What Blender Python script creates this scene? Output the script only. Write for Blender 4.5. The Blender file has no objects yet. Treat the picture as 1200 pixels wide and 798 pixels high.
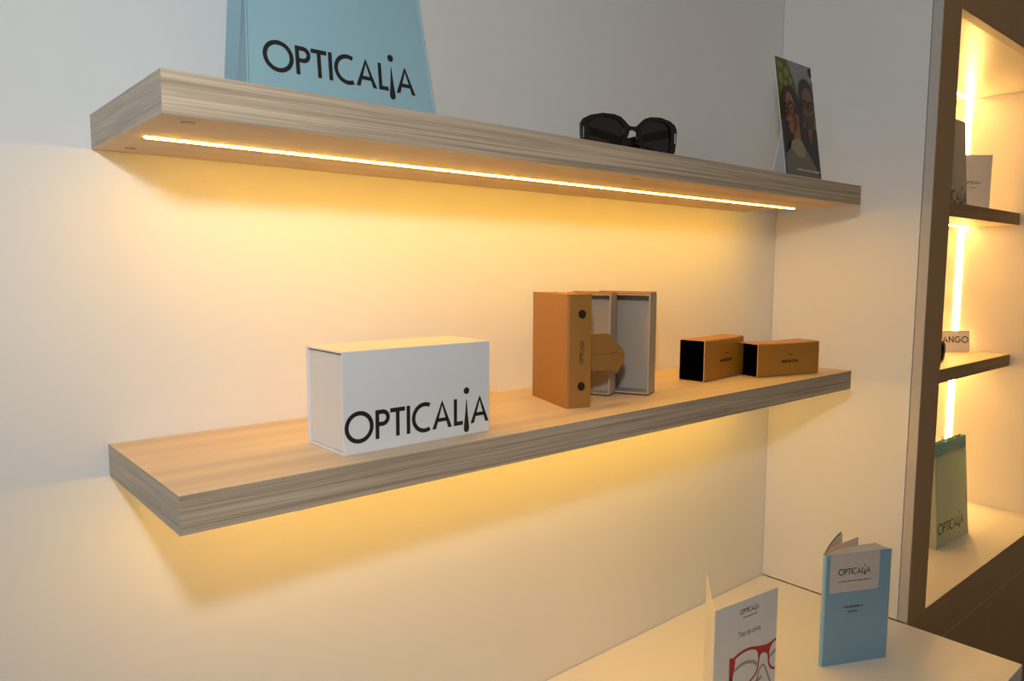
import bpy, bmesh, math, random
from mathutils import Vector, Matrix

random.seed(4)
scene = bpy.context.scene
C = scene.collection

# ------------------------------------------------------------------ camera
# solved from the vanishing points of the shelves, panel and counter (image 1200 x 798)
F_PX = 870.417
CAM = Vector((-0.18667, -0.89727, 0.72012))
YAW, PITCH, ROLL = 0.713086, 0.097197, 0.005719
fw = Vector((math.sin(YAW) * math.cos(PITCH), math.cos(YAW) * math.cos(PITCH), -math.sin(PITCH)))
rt = Vector((math.cos(YAW), -math.sin(YAW), 0))
up = rt.cross(fw)
rt2 = rt * math.cos(ROLL) + up * math.sin(ROLL)
up2 = up * math.cos(ROLL) - rt * math.sin(ROLL)
cd = bpy.data.cameras.new('camera')
cam = bpy.data.objects.new('camera', cd)
C.objects.link(cam)
cd.sensor_fit = 'HORIZONTAL'
cd.sensor_width = 36.0
cd.lens = F_PX / 1200.0 * 36.0
cd.clip_start = 0.02
cam.matrix_world = Matrix(((rt2.x, up2.x, -fw.x, CAM.x), (rt2.y, up2.y, -fw.y, CAM.y),
                           (rt2.z, up2.z, -fw.z, CAM.z), (0, 0, 0, 1)))
scene.camera = cam

# ------------------------------------------------------------------ light
# dim neutral light of the shop around
world = bpy.data.worlds.new('shop_light')
scene.world = world
world.use_nodes = True
bgn = world.node_tree.nodes['Background']
bgn.inputs[0].default_value = (1.0, 0.80, 0.55, 1)
bgn.inputs[1].default_value = 0.18

# the photographer's flash: both shelf shadows trace back to this one point above the camera
fl = bpy.data.lights.new('flash', 'SPOT')
fl.energy = 16.8
fl.color = (0.92, 0.97, 1.0)
fl.spot_size = math.radians(150)
fl.spot_blend = 1.0
fl.shadow_soft_size = 0.035
flo = bpy.data.objects.new('flash', fl)
C.objects.link(flo)
flo.location = (-0.222, -0.906, 0.977)
flo.rotation_euler = (fw + Vector((0, 0, 0.02))).to_track_quat('-Z', 'Y').to_euler()

# added cool fill from the left, assumed daylight; no window is seen
wl = bpy.data.lights.new('cool_fill', 'AREA')
wl.shape = 'RECTANGLE'
wl.size, wl.size_y = 1.6, 1.8
wl.energy = 12.0
wl.color = (0.45, 0.74, 1.0)
wlo = bpy.data.objects.new('cool_fill', wl)
C.objects.link(wlo)
wlo.location = (-2.6, -1.7, 1.1)
wlo.rotation_euler = (Vector((-0.2, 0.0, 0.9)) - Vector(wlo.location)).to_track_quat('-Z', 'Y').to_euler()

LED_RGB = (1.0, 0.515, 0.045)
LED_NICHE_RGB = (1.0, 0.56, 0.15)
LED_SHELF = 83.0
LED_NICHE = 72.0

vs = scene.view_settings
vs.view_transform = 'Standard'
vs.look = 'None'
vs.exposure = 0.0
vs.gamma = 1.0
vs.use_curve_mapping = False

# ------------------------------------------------------------------ materials
MATS = {}


def srgb(r, g, b):
    f = lambda c: (c / 255 / 12.92) if c <= 10 else ((c / 255 + 0.055) / 1.055) ** 2.4
    return (f(r), f(g), f(b), 1)


def mat(name, col, rough=0.6, metal=0.0, noise=0.0, scale=60.0, bump=0.0, spec=0.5):
    m = bpy.data.materials.new(name)
    m.use_nodes = True
    nt = m.node_tree
    b = nt.nodes['Principled BSDF']
    b.inputs['Base Color'].default_value = col
    b.inputs['Roughness'].default_value = rough
    b.inputs['Metallic'].default_value = metal
    b.inputs['Specular IOR Level'].default_value = spec
    if noise or bump:
        tc = nt.nodes.new('ShaderNodeTexCoord')
        n = nt.nodes.new('ShaderNodeTexNoise')
        n.inputs['Scale'].default_value = scale
        n.inputs['Detail'].default_value = 4
        nt.links.new(tc.outputs['Object'], n.inputs['Vector'])
        if noise:
            mx = nt.nodes.new('ShaderNodeMix')
            mx.data_type = 'RGBA'
            mx.inputs['A'].default_value = tuple(c * (1 - noise) for c in col[:3]) + (1,)
            mx.inputs['B'].default_value = tuple(min(1, c * (1 + noise)) for c in col[:3]) + (1,)
            nt.links.new(n.outputs['Fac'], mx.inputs['Factor'])
            nt.links.new(mx.outputs['Result'], b.inputs['Base Color'])
        if bump:
            bp = nt.nodes.new('ShaderNodeBump')
            bp.inputs['Strength'].default_value = bump
            bp.inputs['Distance'].default_value = 0.001
            nt.links.new(n.outputs['Fac'], bp.inputs['Height'])
            nt.links.new(bp.outputs['Normal'], b.inputs['Normal'])
    MATS[name] = m
    return m


def wood(name, scl, light, dark, contrast=1.0):
    """oak laminate: long streaks, scl = noise frequency along x, y, z"""
    m = bpy.data.materials.new(name)
    m.use_nodes = True
    nt = m.node_tree
    b = nt.nodes['Principled BSDF']
    b.inputs['Roughness'].default_value = 0.55
    b.inputs['Specular IOR Level'].default_value = 0.3
    tc = nt.nodes.new('ShaderNodeTexCoord')
    mp = nt.nodes.new('ShaderNodeMapping')
    mp.inputs['Scale'].default_value = scl
    nt.links.new(tc.outputs['Object'], mp.inputs['Vector'])
    n1 = nt.nodes.new('ShaderNodeTexNoise')
    n1.inputs['Scale'].default_value = 1.0
    n1.inputs['Detail'].default_value = 6
    n1.inputs['Roughness'].default_value = 0.65
    n1.inputs['Distortion'].default_value = 0.4
    nt.links.new(mp.outputs['Vector'], n1.inputs['Vector'])
    cr = nt.nodes.new('ShaderNodeValToRGB')
    e = cr.color_ramp.elements
    e[0].position = 0.5 - 0.2 / contrast
    e[0].color = dark
    e[1].position = 0.5 + 0.12 / contrast
    e[1].color = light
    nt.links.new(n1.outputs['Fac'], cr.inputs['Fac'])
    n2 = nt.nodes.new('ShaderNodeTexNoise')
    n2.inputs['Scale'].default_value = 0.35
    n2.inputs['Detail'].default_value = 2
    nt.links.new(mp.outputs['Vector'], n2.inputs['Vector'])
    mx = nt.nodes.new('ShaderNodeMix')
    mx.data_type = 'RGBA'
    mx.blend_type = 'MULTIPLY'
    mx.inputs['Factor'].default_value = 0.35
    nt.links.new(cr.outputs['Color'], mx.inputs['A'])
    nt.links.new(n2.outputs['Color'], mx.inputs['B'])
    cr2 = nt.nodes.new('ShaderNodeValToRGB')
    cr2.color_ramp.elements[0].position = 0.35
    cr2.color_ramp.elements[0].color = (0.62, 0.6, 0.58, 1)
    cr2.color_ramp.elements[1].position = 0.6
    cr2.color_ramp.elements[1].color = (1, 1, 1, 1)
    nt.links.new(n2.outputs['Fac'], cr2.inputs['Fac'])
    nt.links.new(cr2.outputs['Color'], mx.inputs['B'])
    nt.links.new(mx.outputs['Result'], b.inputs['Base Color'])
    MATS[name] = m
    return m


def emit(name, col, strength):
    m = bpy.data.materials.new(name)
    m.use_nodes = True
    nt = m.node_tree
    nt.nodes.remove(nt.nodes['Principled BSDF'])
    e = nt.nodes.new('ShaderNodeEmission')
    e.inputs[0].default_value = tuple(col) + (1,)
    e.inputs[1].default_value = strength
    nt.links.new(e.outputs[0], nt.nodes['Material Output'].inputs[0])
    MATS[name] = m
    return m


mat('wall_paint', (0.83, 0.83, 0.82, 1), 0.62, noise=0.015, scale=9, bump=0.05, spec=0.3)
mat('panel_white', (0.83, 0.815, 0.79, 1), 0.5, noise=0.015, scale=5, spec=0.3)
mat('panel_edge', (0.55, 0.51, 0.47, 1), 0.5, noise=0.02, scale=20, spec=0.3)
mat('counter_white', (0.86, 0.84, 0.81, 1), 0.38, noise=0.012, scale=6, spec=0.35)
mat('dark_cladding', (0.40, 0.235, 0.115, 1), 0.5, noise=0.10, scale=14, bump=0.05, spec=0.3)
mat('joint', (0.62, 0.46, 0.30, 1), 0.8, noise=0.05)
mat('niche_white', (0.76, 0.72, 0.66, 1), 0.35, noise=0.012, scale=6, spec=0.4)
mat('floor_dark', (0.09, 0.075, 0.06, 1), 0.5, noise=0.15, scale=4)
wood('oak_long', (3.0, 330, 330), (0.66, 0.52, 0.375, 1), (0.33, 0.245, 0.165, 1), 1.15)
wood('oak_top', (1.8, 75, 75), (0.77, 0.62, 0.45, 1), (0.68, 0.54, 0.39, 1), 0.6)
wood('oak_end', (330, 6, 330), (0.66, 0.555, 0.44, 1), (0.44, 0.36, 0.28, 1))
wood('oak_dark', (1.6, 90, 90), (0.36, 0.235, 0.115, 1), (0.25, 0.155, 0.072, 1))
mat('groove_dark', (0.05, 0.045, 0.04, 1), 0.6, noise=0.05)
mat('cap_plastic', (0.50, 0.38, 0.26, 1), 0.5, noise=0.03)
emit('led_glow', LED_RGB, LED_SHELF)
emit('led_glow_niche', LED_NICHE_RGB, LED_NICHE)
mat('white_card', (0.78, 0.77, 0.76, 1), 0.45, noise=0.01, scale=30, spec=0.35)
mat('white_card_shaded', (0.50, 0.45, 0.40, 1), 0.5, noise=0.02, scale=30)  # card white darkened to grey for the weak light on the niche box
mat('white_card_inner', (0.76, 0.74, 0.73, 1), 0.6, noise=0.01, scale=30)
mat('ink_black', (0.012, 0.011, 0.010, 1), 0.45, noise=0.05)
mat('ink_grey', (0.09, 0.085, 0.08, 1), 0.6, noise=0.05)
mat('ink_faint', (0.28, 0.26, 0.24, 1), 0.6, noise=0.05)
mat('bag_blue', srgb(168, 205, 216), 0.42, noise=0.03, scale=18, bump=0.08, spec=0.4)
mat('bag_pale', srgb(194, 206, 196), 0.42, noise=0.03, scale=18, bump=0.08, spec=0.4)
mat('bag_band', srgb(140, 186, 190), 0.42, noise=0.03, scale=18)
mat('cord', srgb(190, 214, 214), 0.7, noise=0.05)
mat('acetate_black', (0.008, 0.008, 0.009, 1), 0.16, noise=0.05, scale=30)
mat('metal_silver', (0.75, 0.74, 0.72, 1), 0.22, 1.0, noise=0.02)
mat('leather_tan', srgb(164, 114, 54), 0.5, noise=0.06, scale=180, bump=0.15, spec=0.35)
mat('leather_inner', srgb(120, 78, 40), 0.6, noise=0.05, scale=120)
mat('snap_dark', (0.05, 0.03, 0.015, 1), 0.3, 0.6, noise=0.05)
mat('tray_grey', (0.44, 0.37, 0.29, 1), 0.6, noise=0.02, scale=40)
mat('maroon', (0.07, 0.018, 0.015, 1), 0.6, noise=0.05)
mat('sleeve_brown', srgb(180, 124, 38), 0.4, noise=0.05, scale=200, bump=0.12, spec=0.4)
mat('felt_black', (0.004, 0.004, 0.004, 1), 0.95, noise=0.1, spec=0.0)
mat('sleeve_rim', srgb(196, 150, 90), 0.5, noise=0.03)
mat('paper', (0.76, 0.74, 0.72, 1), 0.6, noise=0.01, scale=40)
mat('paper_led_tint', (0.74, 0.67, 0.65, 1), 0.6, noise=0.01, scale=40)  # white pages with the warm strip light tinted into their colour
mat('cover_blue', srgb(132, 168, 194), 0.4, noise=0.02, scale=30, spec=0.4)
mat('cover_spine', srgb(150, 196, 220), 0.35, noise=0.02, scale=30)
mat('label_grey', (0.60, 0.54, 0.52, 1), 0.5, noise=0.01, scale=30)
mat('print_red', srgb(176, 10, 22), 0.4, noise=0.12, scale=60)
mat('print_shadow', (0.36, 0.33, 0.30, 1), 0.5, noise=0.05)
mat('print_sky', srgb(142, 142, 150), 0.4, noise=0.05, scale=20)
mat('print_green', srgb(88, 98, 34), 0.4, noise=0.5, scale=70)
mat('print_leaf', srgb(128, 132, 62), 0.4, noise=0.3, scale=90)
mat('print_shade', srgb(92, 54, 44), 0.4, noise=0.1, scale=60)
mat('print_hair', srgb(36, 22, 16), 0.4, noise=0.3, scale=80)
mat('print_skin', srgb(150, 92, 72), 0.4, noise=0.08, scale=30)
mat('print_skin_man', srgb(122, 78, 64), 0.4, noise=0.1, scale=30)
mat('print_lip', srgb(126, 58, 52), 0.4, noise=0.05)
mat('print_beard', srgb(70, 46, 38), 0.4, noise=0.2, scale=90)
mat('print_knit', srgb(150, 138, 108), 0.4, noise=0.08, scale=50)
mat('print_knit_low', srgb(112, 104, 92), 0.4, noise=0.08, scale=50)
mat('print_black', srgb(26, 22, 24), 0.4, noise=0.2, scale=40)
mat('print_white', srgb(206, 198, 190), 0.4, noise=0.05)

for nm, fac in (('bag_blue', 0.28), ('bag_pale', 0.45), ('bag_band', 0.25)):     # thin paper lets some light through
    nt = MATS[nm].node_tree
    tl_ = nt.nodes.new('ShaderNodeBsdfTranslucent')
    tl_.inputs[0].default_value = nt.nodes['Principled BSDF'].inputs['Base Color'].default_value
    mxs = nt.nodes.new('ShaderNodeMixShader')
    mxs.inputs[0].default_value = fac
    nt.links.new(nt.nodes['Principled BSDF'].outputs[0], mxs.inputs[1])
    nt.links.new(tl_.outputs[0], mxs.inputs[2])
    nt.links.new(mxs.outputs[0], nt.nodes['Material Output'].inputs[0])

m = bpy.data.materials.new('lens_tint')
m.use_nodes = True
nt = m.node_tree
nt.nodes.remove(nt.nodes['Principled BSDF'])
tr = nt.nodes.new('ShaderNodeBsdfTransparent')
tr.inputs[0].default_value = (0.035, 0.03, 0.04, 1)
gl = nt.nodes.new('ShaderNodeBsdfGlossy')
gl.inputs['Roughness'].default_value = 0.08
gl.inputs['Color'].default_value = (0.9, 0.9, 0.95, 1)
mxs = nt.nodes.new('ShaderNodeMixShader')
mxs.inputs[0].default_value = 0.05
nt.links.new(tr.outputs[0], mxs.inputs[1])
nt.links.new(gl.outputs[0], mxs.inputs[2])
nt.links.new(mxs.outputs[0], nt.nodes['Material Output'].inputs[0])
MATS['lens_tint'] = m

# ------------------------------------------------------------------ helpers


def tag(o, label=None, cat=None, group=None, kind=None):
    for k, v in (('label', label), ('category', cat), ('group', group), ('kind', kind)):
        if v:
            o[k] = v
    return o


def empty(name, loc=(0, 0, 0), rz=0.0, label=None, cat=None, group=None):
    o = bpy.data.objects.new(name, None)
    C.objects.link(o)
    o.empty_display_size = 0.02
    o.location = loc
    o.rotation_euler = (0, 0, rz)
    return tag(o, label, cat, group)


def link(name, me, mats, parent=None):
    o = bpy.data.objects.new(name, me)
    C.objects.link(o)
    if isinstance(mats, str):
        mats = [mats]
    for k in mats:
        me.materials.append(MATS[k])
    o.parent = parent
    return o


def pyd(name, verts, faces, mats, parent=None, mi=None, smooth=False):
    me = bpy.data.meshes.new(name)
    me.from_pydata([tuple(v) for v in verts], [], faces)
    me.update()
    if mi:
        for p, k in zip(me.polygons, mi):
            p.material_index = k
    if smooth:
        for p in me.polygons:
            p.use_smooth = True
    return link(name, me, mats, parent)


def box(name, a, b, mats, parent=None, bevel=0.0, facemat=None, seg=1):
    """axis aligned box from corner a to corner b; facemat(normal) -> slot"""
    bm = bmesh.new()
    bmesh.ops.create_cube(bm, size=1)
    for v in bm.verts:
        v.co = Vector([(a[i] + b[i]) / 2 + v.co[i] * (b[i] - a[i]) for i in range(3)])
    if bevel:
        bmesh.ops.bevel(bm, geom=list(bm.edges), offset=bevel, segments=seg, affect='EDGES', profile=0.5)
    bmesh.ops.recalc_face_normals(bm, faces=bm.faces)
    if facemat:
        for f in bm.faces:
            f.material_index = facemat(f.normal)
    me = bpy.data.meshes.new(name)
    bm.to_mesh(me)
    bm.free()
    return link(name, me, mats, parent)


def multi_box(name, boxes, mats, parent=None, bevel=0.0):
    bm = bmesh.new()
    for a, b in boxes:
        r = bmesh.ops.create_cube(bm, size=1)
        for v in r['verts']:
            v.co = Vector([(a[i] + b[i]) / 2 + v.co[i] * (b[i] - a[i]) for i in range(3)])
    if bevel:
        bmesh.ops.bevel(bm, geom=list(bm.edges), offset=bevel, segments=1, affect='EDGES')
    bmesh.ops.recalc_face_normals(bm, faces=bm.faces)
    me = bpy.data.meshes.new(name)
    bm.to_mesh(me)
    bm.free()
    return link(name, me, mats, parent)


def prism(name, poly, h0, h1, mats, parent=None, frame=None, bevel=0):
    """poly: 2D outline; extruded from h0 to h1 along the third axis; frame maps (u, v, w) -> xyz"""
    frame = frame or (lambda u, v, w: (u, w, v))
    bm = bmesh.new()
    lo = [bm.verts.new(frame(u, v, h0)) for u, v in poly]
    hi = [bm.verts.new(frame(u, v, h1)) for u, v in poly]
    n = len(poly)
    bm.faces.new(lo)
    bm.faces.new(hi[::-1])
    for i in range(n):
        bm.faces.new((lo[i], hi[i], hi[(i + 1) % n], lo[(i + 1) % n]))
    if bevel:
        bmesh.ops.bevel(bm, geom=list(bm.edges), offset=bevel, segments=1, affect='EDGES')
    bmesh.ops.recalc_face_normals(bm, faces=bm.faces)
    me = bpy.data.meshes.new(name)
    bm.to_mesh(me)
    bm.free()
    return link(name, me, mats, parent)


def tube(name, pts, r, mats, parent=None, n=8, flat=1.0):
    """round bar along a list of points, r a radius or list"""
    pts = [Vector(p) for p in pts]
    rs = r if isinstance(r, (list, tuple)) else [r] * len(pts)
    V, Fc = [], []
    for i, p in enumerate(pts):
        d = (pts[min(i + 1, len(pts) - 1)] - pts[max(i - 1, 0)]).normalized()
        a = d.cross(Vector((0, 0, 1)))
        if a.length < 1e-3:
            a = d.cross(Vector((1, 0, 0)))
        a.normalize()
        b = a.cross(d)
        for k in range(n):
            t = 2 * math.pi * k / n
            V.append(p + a * math.cos(t) * rs[i] * flat + b * math.sin(t) * rs[i])
    for i in range(len(pts) - 1):
        for k in range(n):
            Fc.append((i * n + k, i * n + (k + 1) % n, (i + 1) * n + (k + 1) % n, (i + 1) * n + k))
    Fc.append(tuple(range(n))[::-1])
    Fc.append(tuple((len(pts) - 1) * n + k for k in range(n)))
    return pyd(name, V, Fc, mats, parent, smooth=True)


# ---- lettering: geometric sans drawn as flat polygons (x right, y up, cap height 1)
ST = 0.148


def _ring(cx, cy, R, r, a0, a1, n=28):
    q = []
    for i in range(n):
        t0 = math.radians(a0 + (a1 - a0) * i / n)
        t1 = math.radians(a0 + (a1 - a0) * (i + 1) / n)
        q.append([(cx + R * math.cos(t0), cy + R * math.sin(t0)), (cx + R * math.cos(t1), cy + R * math.sin(t1)),
                  (cx + r * math.cos(t1), cy + r * math.sin(t1)), (cx + r * math.cos(t0), cy + r * math.sin(t0))])
    return q


def _bar(x0, y0, x1, y1, w):
    d = Vector((x1 - x0, y1 - y0)).normalized()
    n = Vector((-d.y, d.x)) * w / 2
    return [(x0 - n.x, y0 - n.y), (x1 - n.x, y1 - n.y), (x1 + n.x, y1 + n.y), (x0 + n.x, y0 + n.y)]


def _rect(x0, y0, x1, y1):
    return [(x0, y0), (x1, y0), (x1, y1), (x0, y1)]


def glyph(c):
    s = ST
    if c == 'O':
        return 1.10, _ring(0.55, 0.5, 0.55, 0.55 - s, 0, 360, 40)
    if c == 'P':
        return 0.57, [_rect(0, 0, s, 1), _rect(s, 1 - s, 0.29, 1), _rect(s, 0.43, 0.29, 0.43 + s)] + \
            _ring(0.285, 0.715, 0.285, 0.285 - s, -90, 90, 16)
    if c == 'T':
        return 0.60, [_rect(0, 1 - s, 0.60, 1), _rect(0.3 - s / 2, 0, 0.3 + s / 2, 1 - s)]
    if c == 'I':
        return s, [_rect(0, 0, s, 1)]
    if c == 'C':
        return 0.80, _ring(0.55, 0.5, 0.55, 0.55 - s, 63, 297, 30)
    if c == 'A':
        w = 0.88
        return w, [[(0, 0), (s * 1.15, 0), (w / 2 + 0.005, 0.86), (w / 2, 1.04)],
                   [(w, 0), (w - s * 1.15, 0), (w / 2 - 0.005, 0.86), (w / 2, 1.04)],
                   _rect(0.2, 0.25, w - 0.2, 0.25 + s * 0.92)]
    if c == 'L':
        return 0.42, [_rect(0, 0, s, 1), _rect(s, 0, 0.42, s)]
    if c == 'i':
        dot = [(0.13 + 0.13 * math.cos(k * math.pi / 10), 1.27 + 0.13 * math.sin(k * math.pi / 10)) for k in range(20)]
        drop = [(0.115, 0.93), (0.145, 0.93), (0.19, 0.4), (0.235, 0.05), (0.255, -0.12), (0.25, -0.22), (0.2, -0.29),
                (0.13, -0.31), (0.06, -0.29), (0.01, -0.22), (0.005, -0.12), (0.025, 0.05), (0.07, 0.4)]
        return 0.26, [dot, drop]
    if c == 'M':
        w = 0.95
        return w, [_rect(0, 0, s, 1), _rect(w - s, 0, w, 1), _bar(s * .5, 0.95, w / 2, 0.1, s), _bar(w - s * .5, 0.95, w / 2, 0.1, s)]
    if c == 'N':
        w = 0.78
        return w, [_rect(0, 0, s, 1), _rect(w - s, 0, w, 1), _bar(s * .5, 0.93, w - s * .5, 0.07, s)]
    if c == 'G':
        return 1.0, _ring(0.52, 0.5, 0.52, 0.52 - s, 50, 340, 30) + [_rect(0.55, 0.38, 1.02, 0.38 + s)]
    return 0.3, []


LOGO = [('O', .07), ('P', .02), ('T', .065), ('I', .07), ('C', .075), ('A', .09), ('L', .04), ('i', .06), ('A', 0)]


def letters(name, seq, cap, frame, mats, parent):
    """frame(u, v) -> xyz"""
    V, Fc = [], []
    x = 0.0
    for c, gap in seq:
        w, polys = glyph(c)
        for pl in polys:
            k = len(V)
            V += [frame((x + a) * cap, b * cap) for a, b in pl]
            Fc.append(tuple(range(k, k + len(pl))))
        x += w + gap
    return pyd(name, V, Fc, mats, parent)


def small_text(name, body, width, frame, mats, parent):
    """built-in font turned into a mesh, scaled to the given width"""
    cu = bpy.data.curves.new('t', 'FONT')
    cu.body = body
    cu.resolution_u = 3
    o = bpy.data.objects.new('t', cu)
    C.objects.link(o)
    dg = bpy.context.evaluated_depsgraph_get()
    me = bpy.data.meshes.new_from_object(o.evaluated_get(dg))
    bpy.data.objects.remove(o)
    xs = [v.co.x for v in me.vertices]
    s = width / (max(xs) - min(xs))
    x0 = min(xs)
    for v in me.vertices:
        v.co = Vector(frame((v.co.x - x0) * s, v.co.y * s))
    me.materials.clear()
    return link(name, me, mats, parent)


def dashes(name, u0, u1, v, h, n, frame, mats, parent):
    """a line of print too small to read: a row of tiny uneven strokes"""
    V, Fc = [], []
    rnd = random.Random(n * 31 + 5)
    step = (u1 - u0) / n
    for i in range(n):
        a = u0 + i * step + step * 0.08
        b = a + step * rnd.uniform(0.5, 0.8)
        t = v + h * rnd.uniform(0.75, 1.1)
        k = len(V)
        V += [frame(a, v), frame(b, v), frame(b, t), frame(a, t)]
        Fc.append((k, k + 1, k + 2, k + 3))
    return pyd(name, V, Fc, mats, parent)


def flat(name, poly, frame, mats, parent):
    return pyd(name, [frame(u, v) for u, v in poly], [tuple(range(len(poly)))], mats, parent)


def stroke(name, pts, w, frame, mats, parent):
    """flat printed line of varying width along 2D points; w number or list"""
    ws = w if isinstance(w, (list, tuple)) else [w] * len(pts)
    P = [Vector(p) for p in pts]
    V, Fc = [], []
    for i, p in enumerate(P):
        d = (P[min(i + 1, len(P) - 1)] - P[max(i - 1, 0)]).normalized()
        n = Vector((-d.y, d.x)) * ws[i] / 2
        V += [frame(p.x + n.x, p.y + n.y), frame(p.x - n.x, p.y - n.y)]
    for i in range(len(P) - 1):
        Fc.append((2 * i, 2 * i + 1, 2 * i + 3, 2 * i + 2))
    return pyd(name, V, Fc, mats, parent)


def smooth_poly(pts, n=4, closed=True):
    """Catmull-Rom through the points"""
    P = [Vector(p) for p in pts]
    out = []
    m = len(P)
    for i in range(m if closed else m - 1):
        if closed:
            p0, p1, p2, p3 = P[(i - 1) % m], P[i], P[(i + 1) % m], P[(i + 2) % m]
        else:
            p0, p1, p2, p3 = P[max(i - 1, 0)], P[i], P[i + 1], P[min(i + 2, m - 1)]
        for k in range(n):
            t = k / n
            out.append(0.5 * ((2 * p1) + (p2 - p0) * t + (2 * p0 - 5 * p1 + 4 * p2 - p3) * t * t +
                              (3 * p1 - p0 - 3 * p2 + p3) * t ** 3))
    if not closed:
        out.append(P[-1])
    return [tuple(p) for p in out]


def copy_tree(o, parent=None):
    c = o.copy()
    C.objects.link(c)
    c.parent = parent
    for ch in list(o.children):
        copy_tree(ch, c)
    return c


# ------------------------------------------------------------------ the setting
XR = 1.3779          # inner face of the white side panel
PAN_Y = -0.3073      # where the panel ends and its edge strip starts
FRONT_Y = -0.3269    # face of the dark cladding
ZU, ZL, TH = 0.878, 0.525, 0.0354   # shelf tops and thickness
FLOOR_Z = -0.90
NX0, NX1 = 1.4725, 2.36             # niche opening left, side wall right
NZ0, NZ1 = 0.005, 1.234

box('wall_back', (-2.2, 0.0, FLOOR_Z), (XR + 0.019, 0.12, 2.2), 'wall_paint')
tag(bpy.data.objects['wall_back'], 'white painted wall carrying the two oak shelves', kind='structure')
o = box('wall_right', (XR, PAN_Y, 0.0015), (XR + 0.018, -0.0005, 2.2), 'panel_white', bevel=0.0006)
tag(o, 'white side panel closing the display corner', kind='structure')
o = box('trim_1', (XR + 0.0004, FRONT_Y + 0.0002, 0.0015), (XR + 0.0028, PAN_Y - 0.0012, 2.2), 'panel_edge', bevel=0.0006)
tag(o, 'beige vertical edge strip of the white side panel', kind='structure')
o = box('floor', (-2.4, -3.0, FLOOR_Z - 0.05), (4.2, 0.12, FLOOR_Z), 'floor_dark')
tag(o, 'dark shop floor', kind='structure')

# dark cladding around the niche: separate panels with fine joints
wf = box('wall_front', (XR + 0.019, FRONT_Y + 0.014, FLOOR_Z), (NX0 - 0.004, -0.0005, 2.2), 'joint')
tag(wf, 'dark brown panelled wall around the lit niche', kind='structure')
J = 0.0007
panels = [((XR + 0.0032, NZ0 - 0.002 + J), (NX0, 2.2)),
          ((NX0 + J * 0, NZ1), (3.3, 2.2)),
          ((NX1 + 0.03, NZ0 - 0.002 + J), (3.3, NZ1 - J)),
          ((XR + 0.0032, -0.0955 + J), (3.3, NZ0 - 0.0012)),
          ((XR + 0.0032, FLOOR_Z), (1.894 - J, -0.0955 - J)),
          ((1.894 + J, FLOOR_Z), (2.60 - J, -0.0955 - J)),
          ((2.60 + J, FLOOR_Z), (3.3, -0.0955 - J))]
panels[1] = ((NX0 + J, NZ1), (3.3, 2.2))
for (x0, z0), (x1, z1) in panels:
    box('panel', (x0, FRONT_Y, z0), (x1, FRONT_Y + 0.0135, z1), 'dark_cladding', wf, bevel=0.0008)
for a, b in (((XR + 0.0032, -0.0955 - J), (3.3, -0.0955 + J)), ((1.894 - J, FLOOR_Z), (1.894 + J, -0.0957 - J)), ((2.60 - J, FLOOR_Z), (2.60 + J, -0.0957 - J))):
    box('joint_strip', (a[0], FRONT_Y + 0.0004, a[1]), (b[0], FRONT_Y + 0.0130, b[1]), 'joint', wf)
multi_box('joint_backing', [((NX0, FRONT_Y + 0.0138, FLOOR_Z), (3.3, FRONT_Y + 0.02, NZ0 - 0.003)),
                            ((NX0, FRONT_Y + 0.0138, NZ1 + 0.003), (3.3, FRONT_Y + 0.02, 2.2)),
                            ((NX1 + 0.034, FRONT_Y + 0.0138, NZ0), (3.3, FRONT_Y + 0.02, NZ1))], 'joint', wf)

# the niche lining
NB = 0.0
o = box('wall_niche_right', (NX1, FRONT_Y + 0.0145, NZ0 - 0.02), (NX1 + 0.03, NB + 0.02, NZ1 + 0.02), 'niche_white')
tag(o, 'white lit side wall of the niche with a vertical light slot', kind='structure')
o = box('wall_niche_back', (NX0 - 0.02, NB, NZ0 - 0.02), (NX1 - 0.0005, NB + 0.02, NZ1 + 0.02), 'niche_white')
tag(o, 'white back wall of the niche', kind='structure')
o = box('wall_niche_left', (NX0 - 0.0035, FRONT_Y + 0.0145, NZ0 + 0.0005), (NX0, NB - 0.0005, NZ1 - 0.0005), 'niche_white')
tag(o, 'white left lining of the niche behind the dark frame', kind='structure')
o = box('ceiling', (NX0 - 0.003, FRONT_Y + 0.0205, NZ1), (NX1 - 0.0005, NB - 0.0005, NZ1 + 0.02), 'niche_white')
tag(o, 'white glossy ceiling of the niche', kind='structure')
o = box('trim_2', (NX0 + 0.0012, FRONT_Y + 0.0004, NZ1 - 0.0012), (NX1 - 0.0005, FRONT_Y + 0.0200, NZ1 - 0.0002), 'panel_edge')
tag(o, 'narrow lintel strip along the top of the niche', kind='structure')
o = box('trim_3', (NX0 + 0.0012, FRONT_Y + 0.0003, NZ0 - 0.0011), (NX1 - 0.0005, FRONT_Y + 0.0143, NZ0), 'niche_white')
tag(o, 'white front edge of the niche base', kind='structure')
o = box('niche_floor', (NX0 - 0.003, FRONT_Y + 0.0145, NZ0 - 0.02), (NX1 - 0.0005, NB - 0.0005, NZ0), 'niche_white')
o.name = 'floor_niche'
tag(o, 'white base of the niche under the green bag', kind='structure')

# counter along the wall
cn = empty('display_counter', (0, 0, FLOOR_Z), label='long white display counter below the two oak shelves', cat='counter')
box('worktop', (-2.0, -0.529, -FLOOR_Z - 0.030), (XR - 0.0004, -0.0012, -FLOOR_Z), 'counter_white', cn, bevel=0.0008)
box('base_cabinet', (-1.98, -0.505, 0.08), (XR - 0.02, -0.004, -FLOOR_Z - 0.0305), 'counter_white', cn, bevel=0.001)
box('plinth', (-1.96, -0.46, 0.0), (XR - 0.05, -0.01, 0.0795), 'dark_cladding', cn)


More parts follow.
